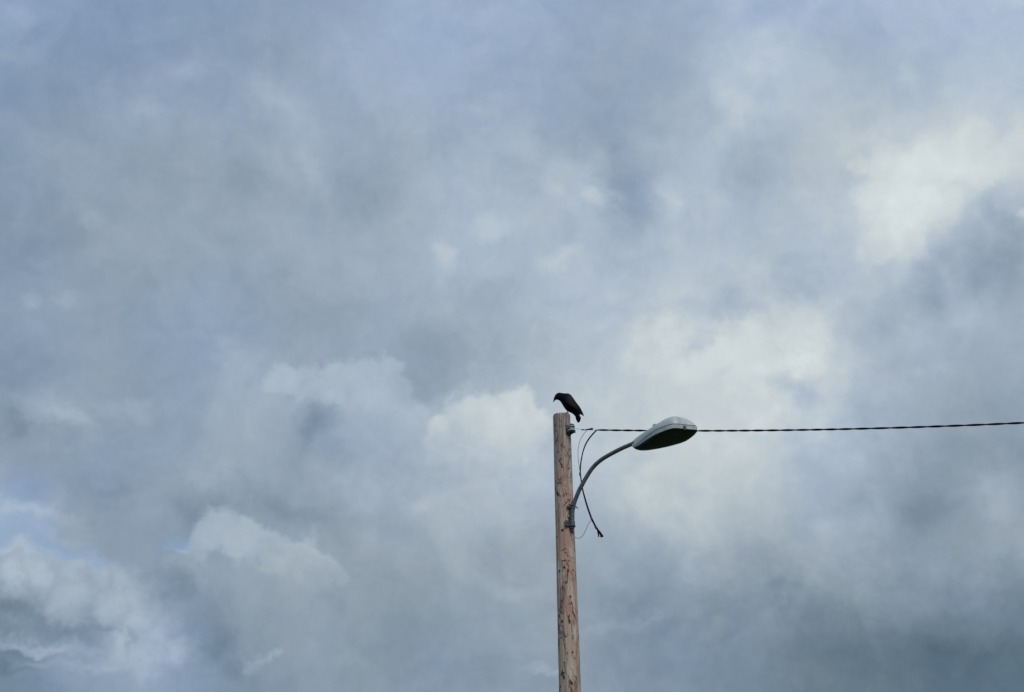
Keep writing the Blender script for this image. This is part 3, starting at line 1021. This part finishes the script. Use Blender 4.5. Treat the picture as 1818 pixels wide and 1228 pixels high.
BODY = [((984.0, 703.6), (986.4, 708.2), .010), ((985.2, 700.6), (988.4, 708.6), .017), ((987.2, 698.2), (990.6, 708.6), .022), ((990.0, 696.4), (992.8, 709.4), .026),
        ((993.8, 695.5), (994.8, 711.2), .028), ((998.2, 696.9), (996.8, 714.2), .032), ((1003.0, 697.1), (999.0, 718.0), .042), ((1008.0, 698.2), (1001.2, 721.6), .050),
        ((1012.0, 700.6), (1003.4, 725.0), .054), ((1015.4, 704.6), (1006.2, 727.8), .054), ((1018.4, 709.4), (1009.8, 729.6), .050), ((1021.4, 713.6), (1013.0, 731.2), .044),
        ((1024.4, 717.8), (1016.2, 732.8), .036), ((1027.0, 722.6), (1019.0, 735.2), .028), ((1029.0, 727.6), (1021.2, 738.2), .022), ((1029.6, 732.6), (1023.0, 741.4), .016), ((1029.4, 737), (1024.6, 743.6), .009)]
bm = bmesh.new()
rings = []
NB = 24
for (u, l, w) in BODY:
    a, b_ = cp(*u), cp(*l)
    m_ = (a + b_) / 2
    hv = (a - b_) / 2
    # egg-shaped: broader below the middle
    rings.append([m_ + hv * math.sin(t) + Vector((0, 1, 0)) * (w * math.cos(t) * (1 - 0.16 * math.sin(t))) for t in [2 * math.pi * k / NB for k in range(NB)]])
loft(bm, rings)
for v in bm.verts:   # ruffled plumage
    v.co += Vector((noise.noise(v.co * 40), noise.noise(v.co * 40 + Vector((9, 0, 0))), noise.noise(v.co * 40 + Vector((0, 9, 0))))) * 0.0016
# legs grow out of the same skin
body = link('body', bm, M_feather, crow)
sm = body.modifiers.new('smooth', 'SUBSURF'); sm.levels = 1; sm.render_levels = 1

bm = bmesh.new()
BK = [((984.6, 702.8), (987.6, 708.4), .0115), ((983.2, 705.6), (985.9, 709.2), .0095), ((982.8, 708.6), (984.4, 710.8), .006), ((982.3, 710.8), (983.3, 712.0), .0035), ((981.9, 712.5), (982.3, 712.9), .001)]
loft(bm, [[(cp(*u) + cp(*l)) / 2 + (cp(*u) - cp(*l)) / 2 * math.sin(t) + Vector((0, w * math.cos(t), 0)) for t in [2 * math.pi * k / 14 for k in range(14)]] for (u, l, w) in BK])
link('beak', bm, M_beak, crow)
for sgn in (-1, 1):
    bm = bmesh.new()
    bmesh.ops.create_uvsphere(bm, u_segments=14, v_segments=10, radius=0.0045)
    c = cp(987.3, 702.6, sgn * .0185)
    for v in bm.verts:
        v.co += c
    link('eye', bm, M_eye, crow)


def blade(bm, path, widths, thick, nrm, seg=8):
    """feather-like lofted blade: path of points, half widths, half thickness"""
    rings = []
    P = [Vector(p) for p in path]
    for i, p in enumerate(P):
        T = (P[min(i + 1, len(P) - 1)] - P[max(i - 1, 0)]).normalized()
        W = T.cross(nrm).normalized()
        rings.append([p + W * widths[i] * math.cos(2 * math.pi * k / seg) + nrm * thick * (0.3 + 0.7 * min(1, widths[i] / max(widths))) * math.sin(2 * math.pi * k / seg) for k in range(seg)])
    loft(bm, rings)


# folded wings: coverts shell and primaries
for sgn in (-1, 1):
    dy = sgn
    wing_outline = [((1001.5, 700.0), (1000.5, 708.5), .040), ((1005.5, 699.2), (1002.5, 714.0), .050), ((1010, 700.4), (1005.5, 718.8), .057), ((1014, 703.4), (1009.5, 722.6), .059), ((1017.6, 708.4), (1014, 725.4), .056),
                    ((1021.2, 713.2), (1018.4, 727.4), .051), ((1024.8, 717.8), (1022, 729.2), .044), ((1027.6, 721.4), (1025, 731.0), .037), ((1029.0, 724.8), (1027.4, 732.0), .031)]
    bm = bmesh.new()
    rings = []
    for (u, l, off) in wing_outline:
        a, b_ = cp(*u), cp(*l)
        a.y += dy * off * .55; b_.y += dy * off * .9
        m_ = (a + b_) / 2 + Vector((0, dy * off * .28, 0)); 
        ring = []
        for k in range(16):
            t = 2 * math.pi * k / 16
            ring.append(m_ + (a - b_) / 2 * math.sin(t) + Vector((0, dy * .012 * math.cos(t), 0)))
        rings.append(ring)
    loft(bm, rings)
    for v in bm.verts:
        v.co += Vector((0, noise.noise(v.co * 60), 0)) * 0.002
    wing = link('wing', bm, M_wing, crow)
    nrm = Vector((0, 1, 0))
    if sgn < 0:
        prim = [((1017, 712), (1028.5, 725.0), (1036.9, 739.9), .0), ((1015.5, 714), (1027.2, 727.2), (1035.2, 738.9), .005), ((1014, 716), (1026, 729.4), (1033.2, 737.6), .010), ((1012.5, 718.5), (1023.5, 730.8), (1030.6, 736.0), .015)]
    else:
        prim = [((1018, 709), (1026.0, 718.4), (1029.7, 722.6), .0), ((1017, 712), (1026.5, 722.5), (1031.2, 729.6), .005), ((1016, 716), (1025, 727), (1030, 734), .010)]
    for (a, b_, c, off) in prim:
        A, B_, C_ = cp(*a), cp(*b_), cp(*c)
        for q, o in ((A, .056), (B_, .040), (C_, .030)):
            q.y += dy * (o - off * .5)
        pth = catmull([A, B_, C_], 6)
        n_ = len(pth)
        bm = bmesh.new()
        blade(bm, pth, [.0095 * (math.sin(math.pi * min(1, (i / (n_ - 1)) * .55 + .42)) ** .6) * (1 if i < n_ - 1 else .25) + .0008 for i in range(n_)], .0016, nrm)
        f = link('primary_feather', bm, M_wing, None)
        f.parent = wing
        f.data.transform(Matrix.Translation(-crow.location))
# tail fan
for k in range(7):
    f = k / 6 - .5
    A = cp(1022 + 2 * f, 729.5 - 1.5 * f, -f * .02)
    B_ = cp(1025.8 + 3.4 * f, 739.2 - 2.2 * f, -f * .045)
    C_ = cp(1028.9 + 3.0 * f, 747.9 - 3.4 * abs(f) - 2.6 * f, -f * .06)
    pth = catmull([A, B_, C_], 5)
    n_ = len(pth)
    bm = bmesh.new()
    blade(bm, pth, [.006 + .0075 * min(1, i / 5) if i < n_ - 2 else (.0115 if i == n_ - 2 else .006) for i in range(n_)], .0014, (Vector((.25, 1, 0))).normalized())
    link('tail_feather', bm, M_wing, crow)
# legs and feet
for sgn, dx in ((-1, 0.0), (1, -0.6)):
    hipp = cp(1008.2 + dx, 726.0, sgn * .020)
    ank = cp(1007.4 + dx, 730.9, sgn * .022)
    ank.z = min(ank.z, hipp.z - .02)
    # stand on the sloping cut
    h = (ank - base).dot(axis)
    rad = ank - pole_c(h)
    zt = LEN + rad.dot(AY) * 0.15 + 0.0045
    ank = ank + axis * (zt + .003 - h)
    bm = bmesh.new()
    knee = (hipp + ank) / 2 + Vector((.004, 0, 0))
    tube(bm, [hipp + Vector((.004, 0, .02)), hipp, knee, ank + Vector((0, 0, .004)), ank], [.014, .009, .0035, .0032, .004], 10)
    for (ax_, ay_) in ((-.034, 0), (-.028, .014), (-.028, -.014), (.020, 0)):
        tip = ank + Vector((ax_, ay_, 0))
        tip = tip + axis * ((LEN + (tip - pole_c(LEN)).dot(AY) * 0.15 + .0045) - (tip - base).dot(axis))
        m_ = ank.lerp(tip, .55) + Vector((0, 0, .004))
        tube(bm, [ank, m_, ank.lerp(tip, .88) + Vector((0, 0, .001)), tip - Vector((0, 0, .002))], [.0038, .0034, .0028, .0010], 8)
    link('leg', bm, M_leg, crow)

bpy.context.view_layer.update()
